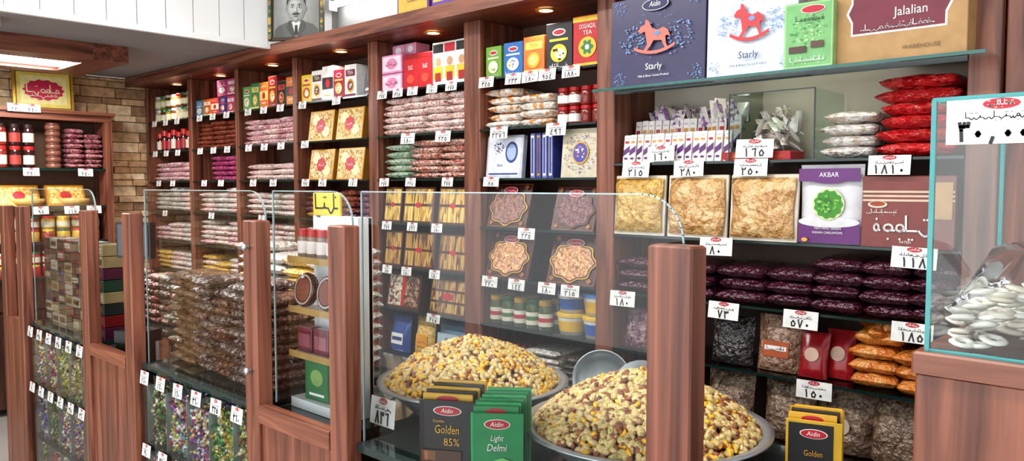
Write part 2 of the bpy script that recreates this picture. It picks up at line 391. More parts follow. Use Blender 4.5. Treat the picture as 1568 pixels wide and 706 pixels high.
for i in range(2):
    for k in range(2):
        b.lathe([(0,0),(.056,0),(.068,.08)],-2.115+i*.143,2.69,.946+k*.098,P((218,214,200),.35),18)
        b.lathe([(.0585,.015),(.0665,.062)],-2.115+i*.143,2.69,.946+k*.098,P((40,90,160),.35) if (i+k)%2 else P((220,172,50),.35),18)
        b.lathe([(.072,.08),(.072,.092),(.066,.096),(0,.096)],-2.115+i*.143,2.69,.946+k*.098,P((220,180,60),.3) if k==0 else P((60,120,184),.3),18,False)
b.done('honey_tub_stack')
stack('flat_pack_stack',-2.58,-1.95,.701,5,.03,[brownb,lime,clearb],3)
tags(5,2.10,(-2.55,-2.38,-2.28,-2.18,-2.05),.095,.05,('345','233','180','954','1880')); tags(5,1.865,(-2.47,-2.13),.11,.055,('2276','496'))
tags(5,1.635,(-2.52,),.1); tags(5,1.405,(-2.30,),.1,.05,('225',)); tags(5,1.17,(-2.53,-2.36,-2.18,-2.05),.1,.05,('220','144','180','215'))

# ---- bay 4
b = MB(); z = 2.1
pk = P((204,134,164))
for k in range(2):
    b.abox(-3.30,YF+.03,z+k*.1,.17,.097,.12,pk,[('r',0,.5,.9,.8,P((222,196,208))),('e',0,.5,.5,.6,pk),('q',-.3,.3,.5,.2,REDT)])
b.abox(-3.33,YF+.1,z+.2,.10,.06,.1,P((206,144,170)),[('e',0,.5,.5,.6,WHITE)])
b.abox(-3.23,YF+.1,z+.2,.09,.06,.1,P((206,144,170)),[('e',0,.5,.5,.6,WHITE)])
for k in range(2):
    b.abox(-3.145+k*.115,YF+.03,z,.11,.18,.1,P((180,24,34)),[('t',0,.62,.17,'ELAZ',WHITE,.5),('e',0,.3,.5,.25,P((210,74,50))),('r',0,.93,1,.1,P((140,10,20)))],.03)
for k in range(3):
    b.abox(-2.93+k*.085,YF+.03,z,.082,.215,.1,WHITE,[('r',0,.86,.9,.2,BLACK if k!=1 else REDT),('e',0,.55,.5,.2,P((190,146,110))),('r',0,.3,.8,.28,P((220,182,50))),('r',0,.2,.5,.2,P((160,40,40)))],.03)
b.done('sweet_carton_row')
stack('candy_bag_stack',-3.385,-2.72,1.866,6,.034,[candy],4)
stack('herbal_bag_stack',-3.385,-3.17,1.636,5,.037,[greenb],1)
stack('candy_bag_stack',-3.17,-2.72,1.636,6,.033,[S([(190,104,86),(214,192,174),(170,80,60),(216,206,198)],120,.25)],2)
STK = S([(206,168,74),(184,140,54),(220,190,108),(130,86,36)],110,.3,.2,name='saffron_stick',stretch=(1,1,.1))
STK2 = S([(172,128,60),(150,102,44),(192,156,86),(84,50,28)],110,.3,.2,name='wafer_stick',stretch=(1,1,.08))
BX = P((76,40,28),.35)
for z, m_, hh in ((1.406,STK,.19),(1.171,STK2,.19)):
    b = MB()
    for i, (x, w) in enumerate(((-3.30,.14),(-3.09,.24),(-2.83,.21))):
        b.abox(x,YF+.02,z,w,hh,.06,BX,[('r',0,.5,.9,.88,m_),('r',0,.5,.9,.07,BX),('e',0,.5,.22,.14,REDT),('r',-.15 if w>.2 else 0,.5,.012,.85,BX)],0,.12)
    b.done('nougat_box_row')
b = MB()
b.abox(-3.22,YF+.02,.946,.27,.19,.05,BX,[('r',-.25,.5,.4,.86,S([(180,170,152),(110,56,40),(204,190,162)],70,.3)),('r',.25,.5,.4,.86,S([(110,56,40),(160,124,90),(74,36,28)],70,.3)),('r',0,.5,.1,.86,REDT)],0,.15)
b.abox(-2.87,YF+.02,.946,.27,.19,.05,BX,[('r',0,.5,.92,.86,STK2),('r',0,.35,.92,.06,BX),('r',0,.65,.92,.06,BX),('e',0,.5,.3,.2,REDT)],0,.15)
b.done('mixed_sweets_box_row')
def pouch(b, x, y, z, w, h, d, mat, arts, rz=0, lean=.1):
    M0 = b.M
    b.M = M0 @ Matrix.Translation((x,y,z)) @ Matrix.Rotation(rz,4,'Z') @ Matrix.Rotation(-lean,4,'X')
    nx, nz = 9, 11; vs = []; fs = []
    for sgn in (-1,1):
        for j in range(nz):
            t = j/(nz-1)
            for i in range(nx):
                u = -1+2*i/(nx-1)
                f = (1-abs(u)**4)**.5 if abs(u) < 1 else 0
                g = 1 if t < .05 else (1-max(0,(t-.35)/.65)**1.6)
                vs.append((u*w/2*(1-.04*math.sin(t*3.1)), sgn*d/2*max(.03,f*g)*(.6 if t<.05 else 1)*(1+.06*math.sin(9*u+6*t)), t*h))
    o = nx*nz
    for j in range(nz-1):
        for i in range(nx-1):
            a = j*nx+i; fs += [(a,a+1,a+nx+1,a+nx),(o+a,o+a+nx,o+a+nx+1,o+a+1)]
    b.geo(vs, fs, mat, True)
    b.art(w, h, d, arts, -d/2-.003); b.M = M0
b = MB()
pouch(b,-3.28,YF+.06,.701,.16,.2,.06,P((54,80,142),.25),[('r',0,.35,.6,.3,WHITE),('r',0,.35,.5,.1,bl)])
pouch(b,-3.08,YF+.06,.701,.15,.21,.06,S([(210,162,58),(220,182,94)],60,.25),[('r',0,.4,.6,.3,P((220,154,40))),('q',-.2,.2,.4,.1,REDT)],0)
pouch(b,-2.86,YF+.06,.701,.23,.21,.07,P((100,134,160),.25),[('r',0,.55,.8,.3,P((176,194,204))),('t',0,.55,.14,'MAJLESI',P((30,60,120)),.7)],0)
b.done('snack_pouch_row')
tags(4,2.10,(-3.33,-3.2,-3.08,-2.93,-2.79)); tags(4,1.865,(-3.12,-2.85),.11,.055); tags(4,1.635,(-3.32,-3.1,-2.82)); tags(4,1.405,(-3.3,-3.09,-2.9)); tags(4,1.17,(-3.3,-3.14,-2.92)); tags(4,.945,(-2.93,),.1)

# ---- bay 3
b = MB(); z = 2.1
for i, (c, c2) in enumerate((((214,184,50),(170,30,35)),((216,212,206),(90,60,40)),((220,216,212),(40,38,40)),((140,30,50),(206,170,90)),((214,212,208),(110,40,60)))):
    teabox(b,-4.12+i*.112,z,.106,.17+.015*(i%3),c,c2,.03,kind=i%3)
pouch(b,-3.53,YF+.08,z,.14,.25,.06,P((170,172,176),.2,.8),[])
b.done('tea_box_row')
CK = S([(216,184,118),(202,162,92),(226,202,150),(170,120,60)],90,.3,name='cookie_tray_fill')
for z in (1.866,1.636):
    b = MB()
    for x in (-3.99,-3.70):
        b.abox(x,YF+.03,z,.25,.185,.05,P((176,126,54),.35,.3),[('r',0,.5,.95,.93,P((206,160,78),.35)),('r',0,.5,.88,.86,CK),('e',-.22,.7,.3,.34,P((226,206,160))),('e',.24,.3,.3,.34,P((226,206,160))),('g',0,.5,.36,.42,REDT,.08,8),('q',-.12,.12,.5,.1,WHITE)],0,.14)
    b.done('cookie_tray_row')
stack('magenta_pack_stack',-4.17,-3.48,1.406,5,.034,[S([(110,50,76),(160,110,134),(84,30,50)],100,.3),yelb,brownb],4)
tags(3,2.10,(-4.1,-3.75)); tags(3,1.865,(-4.08,)); tags(3,1.635,(-4.08,-3.9,-3.6))
# ---- bay 2, 1, 0
def boxrow(name, x0, x1, z, cs, hs, dep=.1):
    b = MB(); n = len(cs); w = (x1-x0)/n
    for i, (c, c2) in enumerate(cs): teabox(b,x0+w*(i+.5),z,w*.94,hs[i%len(hs)],c,c2,R.uniform(-.03,.05),dep,kind=i%3)
    b.done(name)
boxrow('herbal_tea_box_row',-4.89,-4.24,2.1,[((100,154,82),(220,220,200)),((54,124,80),(210,200,110)),((206,110,40),(220,184,110)),((140,38,30),(210,150,60)),((30,30,34),(184,60,50)),((206,120,40),(60,60,60))],[.16,.175,.17,.2])
boxrow('cocoa_box_row',-5.58,-5.0,2.1,[((50,124,150),(220,204,186)),((206,100,40),(220,210,186)),((190,54,46),(220,210,186)),((40,56,116),(200,84,100)),((180,60,100),(220,204,210))],[.12,.12])
boxrow('cocoa_box_row',-5.25,-4.96,2.225,[((170,60,100),(220,204,210)),((180,84,126),(220,210,210))],[.11])
b = MB()
for r in range(2):
    for i in range(7): b.jar(-6.30+i*.092,2.68,2.101+r*.105,.04,.1,P(R.choice(((140,140,60),(170,110,60),(100,56,40),(180,170,140))),.15),P(R.choice(((184,184,184),(50,110,60),(170,40,30))),.3),P((212,204,172)))
b.done('pickle_jar_row')
b = MB()
for i in range(8): b.jar(-6.31+i*.085,2.68,1.866,.030,.15+.02*(i%2),P((54,20,24),.12),P((180,40,34),.3),P((206,196,180)) if i%3==0 else P((160,40,46)),.25)
b.done('syrup_bottle_row')
stack('dried_fruit_bag_stack',-5.58,-4.96,1.866,6,.032,[brownb],3)
stack('candy_bag_stack',-4.89,-4.24,1.866,5,.034,[candy2,candy],3)
stack('magenta_bag_stack',-5.40,-4.96,1.636,5,.035,[magb],2)
stack('candy_bag_stack',-4.89,-4.24,1.636,4,.036,[candy],2)
stack('candy_bag_stack',-6.345,-5.66,1.636,5,.036,[candy2],3)
for i in range(4):
    x0, x1 = BAYS[i]
    for j, z in enumerate(L[3:]):
        if i == 3 and j == 0: continue
        ms = ([candy,clearb] if j == 0 else [candy2,candy,clearb] if j == 1 else [yelb,candy,clearb]) if j < 3 else [brownb,candy]
        stack('candy_bag_stack',x0+.01,x1-.01,z+.001,R.choice((4,5)),.036,ms,3)
    tags(i,2.10,(x0+.15,x0+.35,x0+.55) if i<3 else ()); tags(i,1.865,(x0+.15,x0+.35,x0+.55) if i<3 else ())
    if i<3: tags(i,1.635,(x0+.2,x0+.45))
    tags(i,1.405,(x0+.3,))
# ---- bay 6 (big right bay)
def horse(cx, cz, s, mt):
    p = [(-.52,.18),(-.42,.30),(-.30,.34),(-.28,.48),(-.18,.42),(-.08,.22),(.10,.14),(.28,.20),(.42,.10),(.50,-.10),(.40,-.04),(.34,-.06),(.36,-.26),(.44,-.42),(.34,-.40),(.22,-.16),(-.02,-.14),(-.10,-.26),(-.24,-.42),(-.34,-.40),(-.22,-.24),(-.26,-.02),(-.30,.14),(-.44,.10)]
    return [('p',[(cx+a*s,cz+c*s*1.15) for a,c in p],mt)]
def rocker(cx, cz, s, mt):
    n = 10; up = []; dn = []
    for i in range(n+1):
        a = -1+2*i/n; up.append((cx+a*.6*s, cz-s*(.62-.18*a*a))); dn.append((cx+a*.6*s, cz-s*(.52-.18*a*a)))
    return [('p',up+dn[::-1],mt)]
def starly(b, x, w, base, line, tcol, hmt, h=.335):
    l2 = P((120,150,196)); fl = []
    for cx in (-.40,.40):
        for cz in (.10,.90): fl.append(('f',cx,cz,.075,30,.007,[line,l2]))
    fl += [('f',-.26,.52,.13,60,.009,[line,l2]),('f',.26,.52,.13,60,.009,[line,l2]),('f',0,.52,.26,50,.007,[line,l2])]
    b.abox(x,2.50,1.976,w,h,.07,base,fl+[('e',0,.88,.28,.13,WHITE),('e',0,.88,.265,.118,P((36,36,80))),('t',0,.885,.085,'Aidin',WHITE,.8,.25),
       ]+horse(0,.54,.34,hmt)+rocker(0,.56,.36,hmt)+[('e',.03,.56,.07,.05,line),('t',0,.2,.10,'Starly',tcol,.95),('t',0,.10,.034,'Milk & Bitter Cocoa Product',tcol)],0.0,.02,P((150,180,200)))
b = MB(); starly(b,-1.581,.408,P((58,54,86),.3),P((100,128,168)),WHITE,P((204,110,96))); b.done('chocolate_gift_box')
b = MB(); starly(b,-1.208,.325,P((198,206,216),.3),P((110,140,184)),P((36,36,80)),P((190,56,60))); b.done('chocolate_gift_box')
b = MB(); b.abox(-.995,2.462,1.976,.155,.205,.034,P((146,188,128),.35),[('r',0,.5,.92,.94,P((112,168,106))),('f',0,.56,.36,70,.030,[P((60,130,60)),P((170,204,140)),P((90,150,90)),P((120,180,110))]),('e',.1,.88,.5,.13,WHITE),('e',.1,.88,.46,.11,REDT),('q',-.25,.35,.74,.09,P((30,70,40))),('r',-.2,.28,.36,.10,P((80,54,46))),('r',.2,.34,.26,.10,P((90,60,50))),('q',-.35,.35,.12,.08,WHITE)],.02); b.done('mint_chocolate_box')
b = MB(); b.abox(-.742,2.50,1.976,.372,.385,.2,P((172,136,90),.6),[('p',[(-.36,.22),(.36,.22),(.36,.32),(.40,.40),(.36,.48),(.36,.86),(-.36,.86),(-.36,.48),(-.40,.40),(-.36,.32)],WHITE),('p',[(-.345,.235),(.345,.235),(.345,.33),(.38,.40),(.345,.47),(.345,.845),(-.345,.845),(-.345,.47),(-.38,.40),(-.345,.33)],P((110,30,48))),('q',-.24,.24,.55,.14,WHITE),('t',.1,.37,.10,'Jalalian',WHITE,.9),('q',-.28,.28,.27,.05,WHITE),('t',.18,.09,.045,'WAREHOUSE',P((110,84,56)))],0); b.done('kraft_sweets_carton')
# sachets
b = MB(); sw = P((222,216,212),.25); pv = P((90,40,104),.3); org = P((206,140,56),.3)
for r in range(2):
    for i in range(15):
        b.abox(-1.80+i*.0315+R.uniform(-.003,.003),YF+.03+r*.08,1.692,.029,.115+.06*r,.012,sw,[('p',[(-.45,.25),(.45,.4),(.45,.62),(-.45,.45)],pv),('r',0,.74,.6,.08,org if i%3 else REDT),('e',0,.16,.6,.08,pv),('q',-.3,.3,.88,.04,pv)],R.uniform(-.14,.14),.12+R.uniform(-.05,.05))
for i in range(40):
    X = T(-1.78+R.random()*.42,YF+.13+R.random()*.10,1.85+R.random()*.05,R.random()*3,1.2)
    b.pillow(.045,.08,.015,sw if i%2 else S([(216,210,206),(140,90,150)],90,.25),X,5,4)
b.done('drink_sachet_display')
b = MB()
for i in range(60):
    z = 1.70+R.random()*.17; X = T(-1.30+R.random()*.13,YF+.12+R.random()*.12,z,R.random()*3,R.random()*2)
    b.pillow(.03,.065,.018,clearb if i%3 else sw,X,5,4)
b.done('wrapped_candy_pile')
b = MB(); b.abox(-1.245,YF+.03,1.692,.26,.03,.12,P((160,30,36)),[('q',-.4,.4,.5,.4,GOLD)]); b.done('red_sweet_box')
b = MB()
for x in (-1.34,-1.03):
    b.poly([(x,YF+.02,1.692),(x,2.89,1.692),(x,2.89,1.93),(x,YF+.02,1.93)],SGLASS); b.box(x-.002,x+.002,YF+.016,YF+.020,1.692,1.93,EDGE)
b.poly([(-1.34,YF+.02,1.93),(-1.03,YF+.02,1.93),(-1.03,2.89,1.93),(-1.34,2.89,1.93)],SGLASS); b.box(-1.34,-1.03,YF+.016,YF+.020,1.928,1.932,EDGE)
b.done('glass_candy_bin')
stack('sugar_bag_stack',-1.015,-.84,1.692,5,.038,[clearb,S([(210,204,196),(200,140,120),(214,208,202)],50,.2,.5)],1)
stack('red_candy_bag_stack',-.835,-.595,1.692,6,.042,[redb],1,2.62,.26)
# sugar crystal packs
CRY = S([(190,146,90),(202,160,104),(178,132,78),(212,176,126)],34,.15,.6,name='rock_sugar')
CRY2 = S([(190,148,62),(176,132,52),(204,164,80)],50,.2,.5,name='rock_sugar_gold')
FILM = P((196,182,162),.12,coat=.6)
def crystal(b, x, w, m_, h=.235):
    b.abox(x,YF+.0,1.406,w,h,.012,FILM,[],0,.06)
    M0 = b.M; b.M = M0 @ T(x,YF-.002,1.406+h*.5,0,rad(90)-.06)
    b.pillow(w*.92,h*.9,.05,m_,Matrix.Identity(4),11,9,False); b.M = M0
b = MB(); crystal(b,-1.715,.235,CRY2); crystal(b,-1.46,.25,CRY); crystal(b,-1.20,.25,CRY); b.done('rock_sugar_pack_row')
PU = P((94,24,104),.3)
b = MB(); pouch(b,-.97,YF+.03,1.406,.21,.265,.05,P((206,204,206),.3),[('r',0,.16,.96,.3,PU),('e',0,.28,.96,.14,P((206,204,206),.3)),('r',0,.87,.96,.16,PU),('e',0,.80,.5,.08,PU),('t',0,.87,.085,'AKBAR',WHITE,.9),('e',0,.5,.5,.4,P((190,206,150))),('g',0,.5,.44,.35,P((64,136,40)),.06,11),('f',0,.5,.15,40,.03,[P((100,174,56)),P((50,110,30)),P((136,190,84))]),('t',0,.20,.042,'NATURAL GREEN',WHITE),('t',0,.145,.042,'INDIAN CARDAMOMS',WHITE,.9),('e',-.36,.05,.1,.05,GOLD)],0,.0); b.done('cardamom_bag')
b = MB(); b.abox(-.73,YF-.0,1.406,.27,.225,.06,P((120,50,42),.35),[('r',0,.66,.98,.03,P((206,180,156))),('r',0,.72,.98,.03,P((206,180,156))),('r',0,.78,.98,.03,P((206,180,156))),('r',.36,.66,.22,.5,P((190,146,96))),('e',-.32,.60,.22,.10,P((206,190,170))),('e',-.32,.61,.17,.07,P((150,60,30))),('q',-.36,.30,.30,.24,WHITE),('q',-.44,-.1,.5,.06,WHITE),('t',.0,.08,.05,'FATEH',WHITE)],0,.04); b.done('cookie_box')
# barberry stacks
for x0, x1, n in ((-1.83,-1.60,4),(-1.38,-1.19,4),(-1.19,-1.03,4),(-1.03,-.87,4),(-.87,-.72,4),(-.72,-.585,4)):
    stack('barberry_bag_stack',x0,x1,1.171,n,.046,[purb],1,2.615,.26)
stack('barberry_bag_stack',-1.59,-1.40,1.171,3,.046,[purb],1,2.615,.26)
b = MB(); ROSE = S([(84,34,58),(116,56,82),(60,24,40),(130,96,92)],90,.25,.5)
pouch(b,-1.75,YF+.06,.936,.13,.17,.07,ROSE,[]); pouch(b,-1.60,YF+.07,.936,.14,.16,.07,ROSE,[]); b.done('rose_petal_bag_row')
b = MB(); pouch(b,-1.34,YF+.07,.936,.17,.18,.08,S([(36,28,30),(54,42,44),(24,20,22)],90,.25,.6),[]); b.done('dried_lime_bag')
b = MB(); pouch(b,-1.16,YF+.07,.936,.16,.20,.07,S([(140,106,84),(164,132,108),(120,86,66)],50,.22,.6),[('r',0,.4,.6,.28,P((170,84,48))),('r',0,.42,.5,.08,WHITE),('q',-.2,.2,.42,.07,BLACK)]); b.done('ground_spice_bag')
b = MB()
pouch(b,-1.03,YF+.05,.936,.10,.16,.05,P((140,24,32),.2),[('e',0,.5,.5,.3,P((190,160,140)))],0,.2); pouch(b,-.96,YF+.10,.936,.10,.17,.05,P((156,30,38),.2),[('e',0,.5,.5,.3,P((190,160,140)))],0,.2); b.done('red_spice_pouch_row')
stack('turmeric_bag_stack',-.90,-.61,.937,3,.045,[orab],2,2.62,.23,None,.2)
b = MB()
for k in range(3): b.pillow(.15,.2,.055,orab,T(-.78+R.uniform(-.04,.04),2.74,.937+.045*3+.03+k*.02,.4*k))
b.done('turmeric_bag_heap')
b = MB(); pouch(b,-.62,YF+.02,.936,.09,.15,.04,P((200,160,56),.2,.4),[]); b.done('gold_foil_pouch')
b = MB()
for i, x in enumerate((-1.6,-1.35,-1.12,-.93,-.75)):
    pouch(b,x,YF+.08,.692,.19,.21,.1,S([(116,92,74),(136,112,92),(98,76,60)],36,.12,.8) ,[('e',0,.45,.35,.3,P((190,176,158)))] if i%2 else [])
b.done('nut_bag_row')
tags(6,1.69,(-1.72,-1.487,-1.24,-.78),.125,.062,('215','280','250','1810')); tags(6,1.405,(-1.37,-.70),.13,.066,('80','118'))
tags(6,1.17,(-1.78,-1.335,-1.05,-.70),.12,.062,('180','73','570','185')); tags(6,.935,(-1.0,),.12,.06)
tagmb[6].tag(-1.62,YF+.008,1.755,.12,.06,'160'); tagmb[6].tag(-1.235,YF+.008,1.765,.14,.066,'165')
for i, t in enumerate(tagmb):
    t.done('price_tag_row')

# ------------------------------------------------------------------ ledge items
b = MB(); b.abox(-2.97,2.50,ZL,.24,.14,.06,P((110,64,136)),[('r',0,.5,.9,.8,P((206,172,80))),('t',0,.5,.3,'Classic',P((120,40,60)),.7)]); b.abox(-2.72,2.50,ZL,.22,.14,.06,P((100,74,154)),[('r',0,.5,.9,.6,P((210,182,90))),('e',0,.5,.4,.5,REDT)]); b.done('wafer_box_row')
b = MB()  # portrait photograph in a frame
b.M = Matrix.Translation((-4.00,2.485,ZL)) @ Matrix.Rotation(rad(32),4,'Z') @ Matrix.Rotation(-.04,4,'X')
w, h = .34, .44; FR = P((54,40,26),.4,.3)
b.box(-w/2,w/2,0,.02,0,.018,FR); b.box(-w/2,w/2,0,.02,h-.025,h,FR); b.box(-w/2,-w/2+.025,0,.02,0,h,FR); b.box(w/2-.025,w/2,0,.02,0,h,FR)
g = lambda v: P((v,v,max(0,v-4)),.5,0,.06)
b.box(-w/2+.02,w/2-.02,.010,.018,.015,h-.02,g(132))
for i in range(7): b.ell(.0,.22,.135-.012*i,.19-.016*i,g(134+5*i),.0099-.0001*i,36)
yy = [.0088]
def nx_():
    yy[0] -= .00022; return yy[0]
DZ = -.010
def pl(pts, v): o = nx_(); b.poly([(a,o,c+DZ) for a, c in pts],g(v))
def el(cx, cz, rx, rz, v, n=28): b.ell(cx,cz+DZ,rx,rz,g(v),nx_(),n)
pl([(-.138,.028),(.138,.028),(.134,.07),(.108,.098),(.045,.120),(-.045,.120),(-.108,.098),(-.134,.07)],92)   # jacket
pl([(-.138,.028),(-.07,.028),(-.09,.09),(-.108,.098),(-.134,.07)],80)
pl([(-.036,.122),(.036,.122),(.014,.028),(-.014,.028)],206)  # shirt
pl([(-.045,.124),(-.030,.126),(-.004,.03),(-.024,.03),(-.06,.085)],70); pl([(.045,.124),(.030,.126),(.004,.03),(.024,.03),(.06,.085)],76)
pl([(-.008,.098),(.008,.098),(.011,.05),(0,.03),(-.011,.05)],44)
pl([(-.028,.112),(.028,.112),(.032,.155),(-.032,.155)],128)  # neck
pl([(-.030,.112),(0,.096),(-.012,.118)],222); pl([(.030,.112),(0,.096),(.012,.118)],222)
el(-.056,.190,.010,.019,138); el(.056,.190,.010,.019,128)
pl([(-.057,.20),(-.054,.165),(-.040,.135),(-.018,.118),(.018,.118),(.040,.135),(.054,.165),(.057,.20),(.05,.255),(-.05,.255)],136)
for i in range(6): el(-.004-.001*i,.192+.002*i,.050-.004*i,.066-.006*i,144+8*i,30)
pl([(-.060,.205),(-.056,.252),(-.036,.284),(.0,.293),(.036,.284),(.056,.252),(.060,.205),(.053,.225),(.044,.246),(.012,.256),(-.026,.250),(-.046,.240),(-.053,.222)],38)
pl([(-.03,.262),(.02,.275),(.03,.27),(-.01,.256)],64)
for s_ in (-1,1):
    el(s_*.022,.203,.014,.009,126,16); el(s_*.022,.202,.0095,.0046,214,16); el(s_*.022,.202,.0044,.0045,26,12)
    pl([(s_*.037,.213),(s_*.024,.219),(s_*.009,.216),(s_*.009,.212),(s_*.024,.214)],42)
    el(s_*.030,.176,.010,.009,176,16)
pl([(-.004,.208),(.003,.208),(.009,.178),(.004,.173),(-.008,.174)],186); pl([(.003,.205),(.010,.178),(.006,.174),(.004,.18)],128)
el(0,.172,.009,.0025,92,12)
pl([(-.026,.158),(-.012,.168),(0,.165),(.012,.168),(.026,.158),(.012,.157),(-.012,.157)],34)
el(0,.151,.014,.004,112,16); el(0,.145,.012,.002,118,12); el(0,.132,.014,.007,172,14)
for i in range(30):
    k = i/30
    for sx in (-1,1): b.ell(sx*(w/2-.008),.02+k*.42,.010,.013,R.choice([P((180,150,60)),P((50,84,46)),P((130,110,60)),P((64,70,50))]),-.002-.0002*i,8)
b.done('framed_portrait')
b = MB(); b.box(-4.2,-2.7,2.88,2.95,2.74,2.80,P((214,214,214))); b.M = T(-4.18,2.86,2.73) @ Matrix.Rotation(rad(90),4,'Y'); b.lathe([(0,0),(.018,0),(.018,1.45),(0,1.45)],0,0,0,emis('tube_glow',(1,1,1),9),12)
b.M = Matrix.Identity(4); b.box(-4.2,-4.18,2.84,2.90,2.70,2.76,WHITE); b.box(-2.74,-2.72,2.84,2.90,2.70,2.76,WHITE); b.done('fluorescent_fixture')

# ------------------------------------------------------------------ ceiling light box
b = MB(); x0,x1,y0,y1 = -5.80,-4.98,.95,1.93
b.box(x0,x1,y0,y0+.18,2.35,ZL+.004,WX); b.box(x0,x1,y1-.20,y1,2.35,ZL+.004,WX); b.box(x1-.20,x1,y0+.18,y1-.20,2.35,ZL+.004,WY); b.box(x0,x0+.16,y0+.18,y1-.20,2.35,ZL+.004,WY)
b.box(x0+.16,x1-.20,y0+.18,y1-.20,2.375,2.40,emis('panel_glow',(1,1,1),5)); b.done('ceiling_light_box')
b = MB(); b.box(-4.7,-4.55,-.2,1.15,2.40,ZL+.004,P((200,200,198))); b.done('ceiling_air_duct')

# ------------------------------------------------------------------ left wall cabinet
b = MB(); XF=-6.15; XB=-6.408
b.box(XB,XF,.7,2.25,2.07,2.12,WY); b.box(XB,XF+.02,.68,2.27,2.115,2.14,WY); b.box(XB,XF,2.20,2.25,0,2.07,WV); b.box(XB,XF,.7,.75,0,2.07,WV); b.box(XB,-6.395,.75,2.2,.1,2.07,P((100,74,56)))
LW = [1.725,1.455,1.2,.95]
for z in LW: b.box(-6.395,XF-.01,.75,2.2,z-.015,z,WY); b.box(XF-.012,XF-.008,.75,2.2,z-.016,z+.001,EDGE)
b.box(-6.395,XF-.02,.75,2.2,.05,.7,WD)
b.done('display_cabinet')
LM = Matrix.Translation((XF,0,0)) @ Matrix.Rotation(rad(90),4,'Z')
b = MB(); b.M = LM
for r in range(2):
    for i in range(8): b.jar(1.12+i*.085,.07,1.727+r*.155,.036,.15,P(((130,46,36),(54,26,26))[(i//2)%2],.12),P(((170,40,36),(46,26,24))[r],.3),P((206,196,180)) if i%3 else P((160,60,50)),.18)
b.done('preserve_jar_row')
b = MB(); b.M = LM
for i in range(7): b.jar(1.87,.07,1.727+i*.046,.05,.045,P((126,82,64),.2),P((100,56,46),.3),None,.3)
b.done('stacked_tub_column')
stack('pastry_tray_stack',1.95,2.19,1.727,8,.036,[S([(150,84,92),(180,130,130),(110,60,60)],70,.25)],2,.03,.2,LM,0.01)
b = MB(); b.M = LM
for i in range(3):
    b.abox(1.35+i*.30,.05,1.457,.26,.17,.06,P((190,130,40),.3,.2),[('r',0,.5,.88,.8,S([(216,170,80),(200,144,56),(226,196,120)],60)),('e',0,.5,.3,.4,REDT)],0,.5)
    b.lathe([(0,0),(.10,0),(.12,.04),(.115,.05),(0,.06)],1.40+i*.3,.12,1.457,P((206,170,100),.2),16)
b.done('pastry_tray_row')
def tubs(name, z, pal):
    b = MB(); b.M = LM
    for i in range(11):
        for k in range(2): b.jar(1.12+i*.1,.07,z+k*.092,.044,.09,P(R.choice(pal),.2),P(R.choice(((214,214,208),(190,40,40),(220,180,60),(40,90,60))),.3),P((206,196,170)) if k else None,.18)
    b.done(name)
tubs('spice_tub_row',1.202,((190,150,60),(140,60,40),(90,100,50),(210,196,160)))
tubs('spice_tub_row',.952,((120,60,40),(160,40,36),(60,50,44)))
b = MB(); b.M = LM
for z, ys in ((2.135,(1.62,1.72)),(1.725,(1.7,2.05)),(1.455,(1.75,1.95,2.1))):
    for y in ys: b.tag(y,-.025,z+.03 if z > 2 else z,.1,.055,R.choice(('98','115','240')))
b.done('price_tag_row')
b = MB(); b.M = Matrix.Translation((-6.27,1.84,2.142)) @ Matrix.Rotation(rad(84),4,'Z') @ Matrix.Rotation(-.10,4,'X')
b.box(-.19,.19,0,.02,0,.29,GOLD); b.art(.38,.29,0,[('r',0,.5,.92,.9,P((104,78,36))),('r',0,.5,.88,.86,P((220,196,96))),('r',0,.5,.76,.70,P((228,216,150))),('g',0,.5,.66,.50,P((190,40,76)),.06,14),('q',-.28,.28,.5,.22,P((228,216,180))),('q',-.22,.22,.38,.14,P((228,216,180)))],-.001)
b.done('framed_calligraphy')

# ------------------------------------------------------------------ front counter
YC = 1.15; ZP = 1.498; ZC = .93; PD = .052
POSTS = [(-.741,-.652),(-1.717,-1.644),(-2.16,-2.086),(-3.08,-3.005),(-3.535,-3.46),(-4.43,-4.355),(-4.70,-4.63)]
b = MB()
for x0, x1 in POSTS: b.bbox(x0,x1,YC,YC+PD,0,ZP,WV,.004)
DG = P((44,56,54),.08,name='counter_glass_top')
b.box(-1.64,-.31,YC+.03,1.92,ZC-.02,ZC,DG)
b.box(-2.083,-1.72,YC+.03,1.92,ZC-.02,ZC,DG)
b.box(-3.0,-2.165,YC+.03,1.92,ZC-.02,ZC,DG); b.box(-4.35,-3.54,YC+.03,1.92,ZC-.02,ZC,DG)
b.box(-4.35,-.32,1.86,1.90,.02,ZC-.02,WD)
b.box(-2.083,-1.72,YC+.012,YC+.034,.10,ZC-.022,WV); b.bbox(-2.083,-1.72,YC-.002,YC+.034,ZC-.03,ZC+.022,WX,.002); b.box(-2.083,-1.72,YC,YC+.02,.72,.74,WX)
b.box(-3.458,-3.082,YC+.012,YC+.034,.08,.93,WV); b.bbox(-3.458,-3.082,YC-.002,YC+.04,.90,.945,WX,.002)
b.bbox(-4.63,-4.43,YC,YC+.03,.1,.93,WV,.002)
b.box(-1.644,-.741,YC+.01,YC+.03,.05,.86,WV); b.box(-.652,-.31,YC+.01,YC+.03,.05,.86,WV)
for x0, x1 in ((-3.0,-2.165),(-4.35,-3.54)):
    for z in (.62,.36): b.box(x0,x1,YC+.04,YC+.30,z-.012,z,DG); b.box(x0,x1,YC+.035,YC+.04,z-.014,z+.001,EDGE)
    b.box(x0,x1,YC+.30,YC+.32,.1,.90,P((190,188,182),.5)); b.bbox(x0,x1,YC+.01,YC+.05,.05,.12,WX,.002)
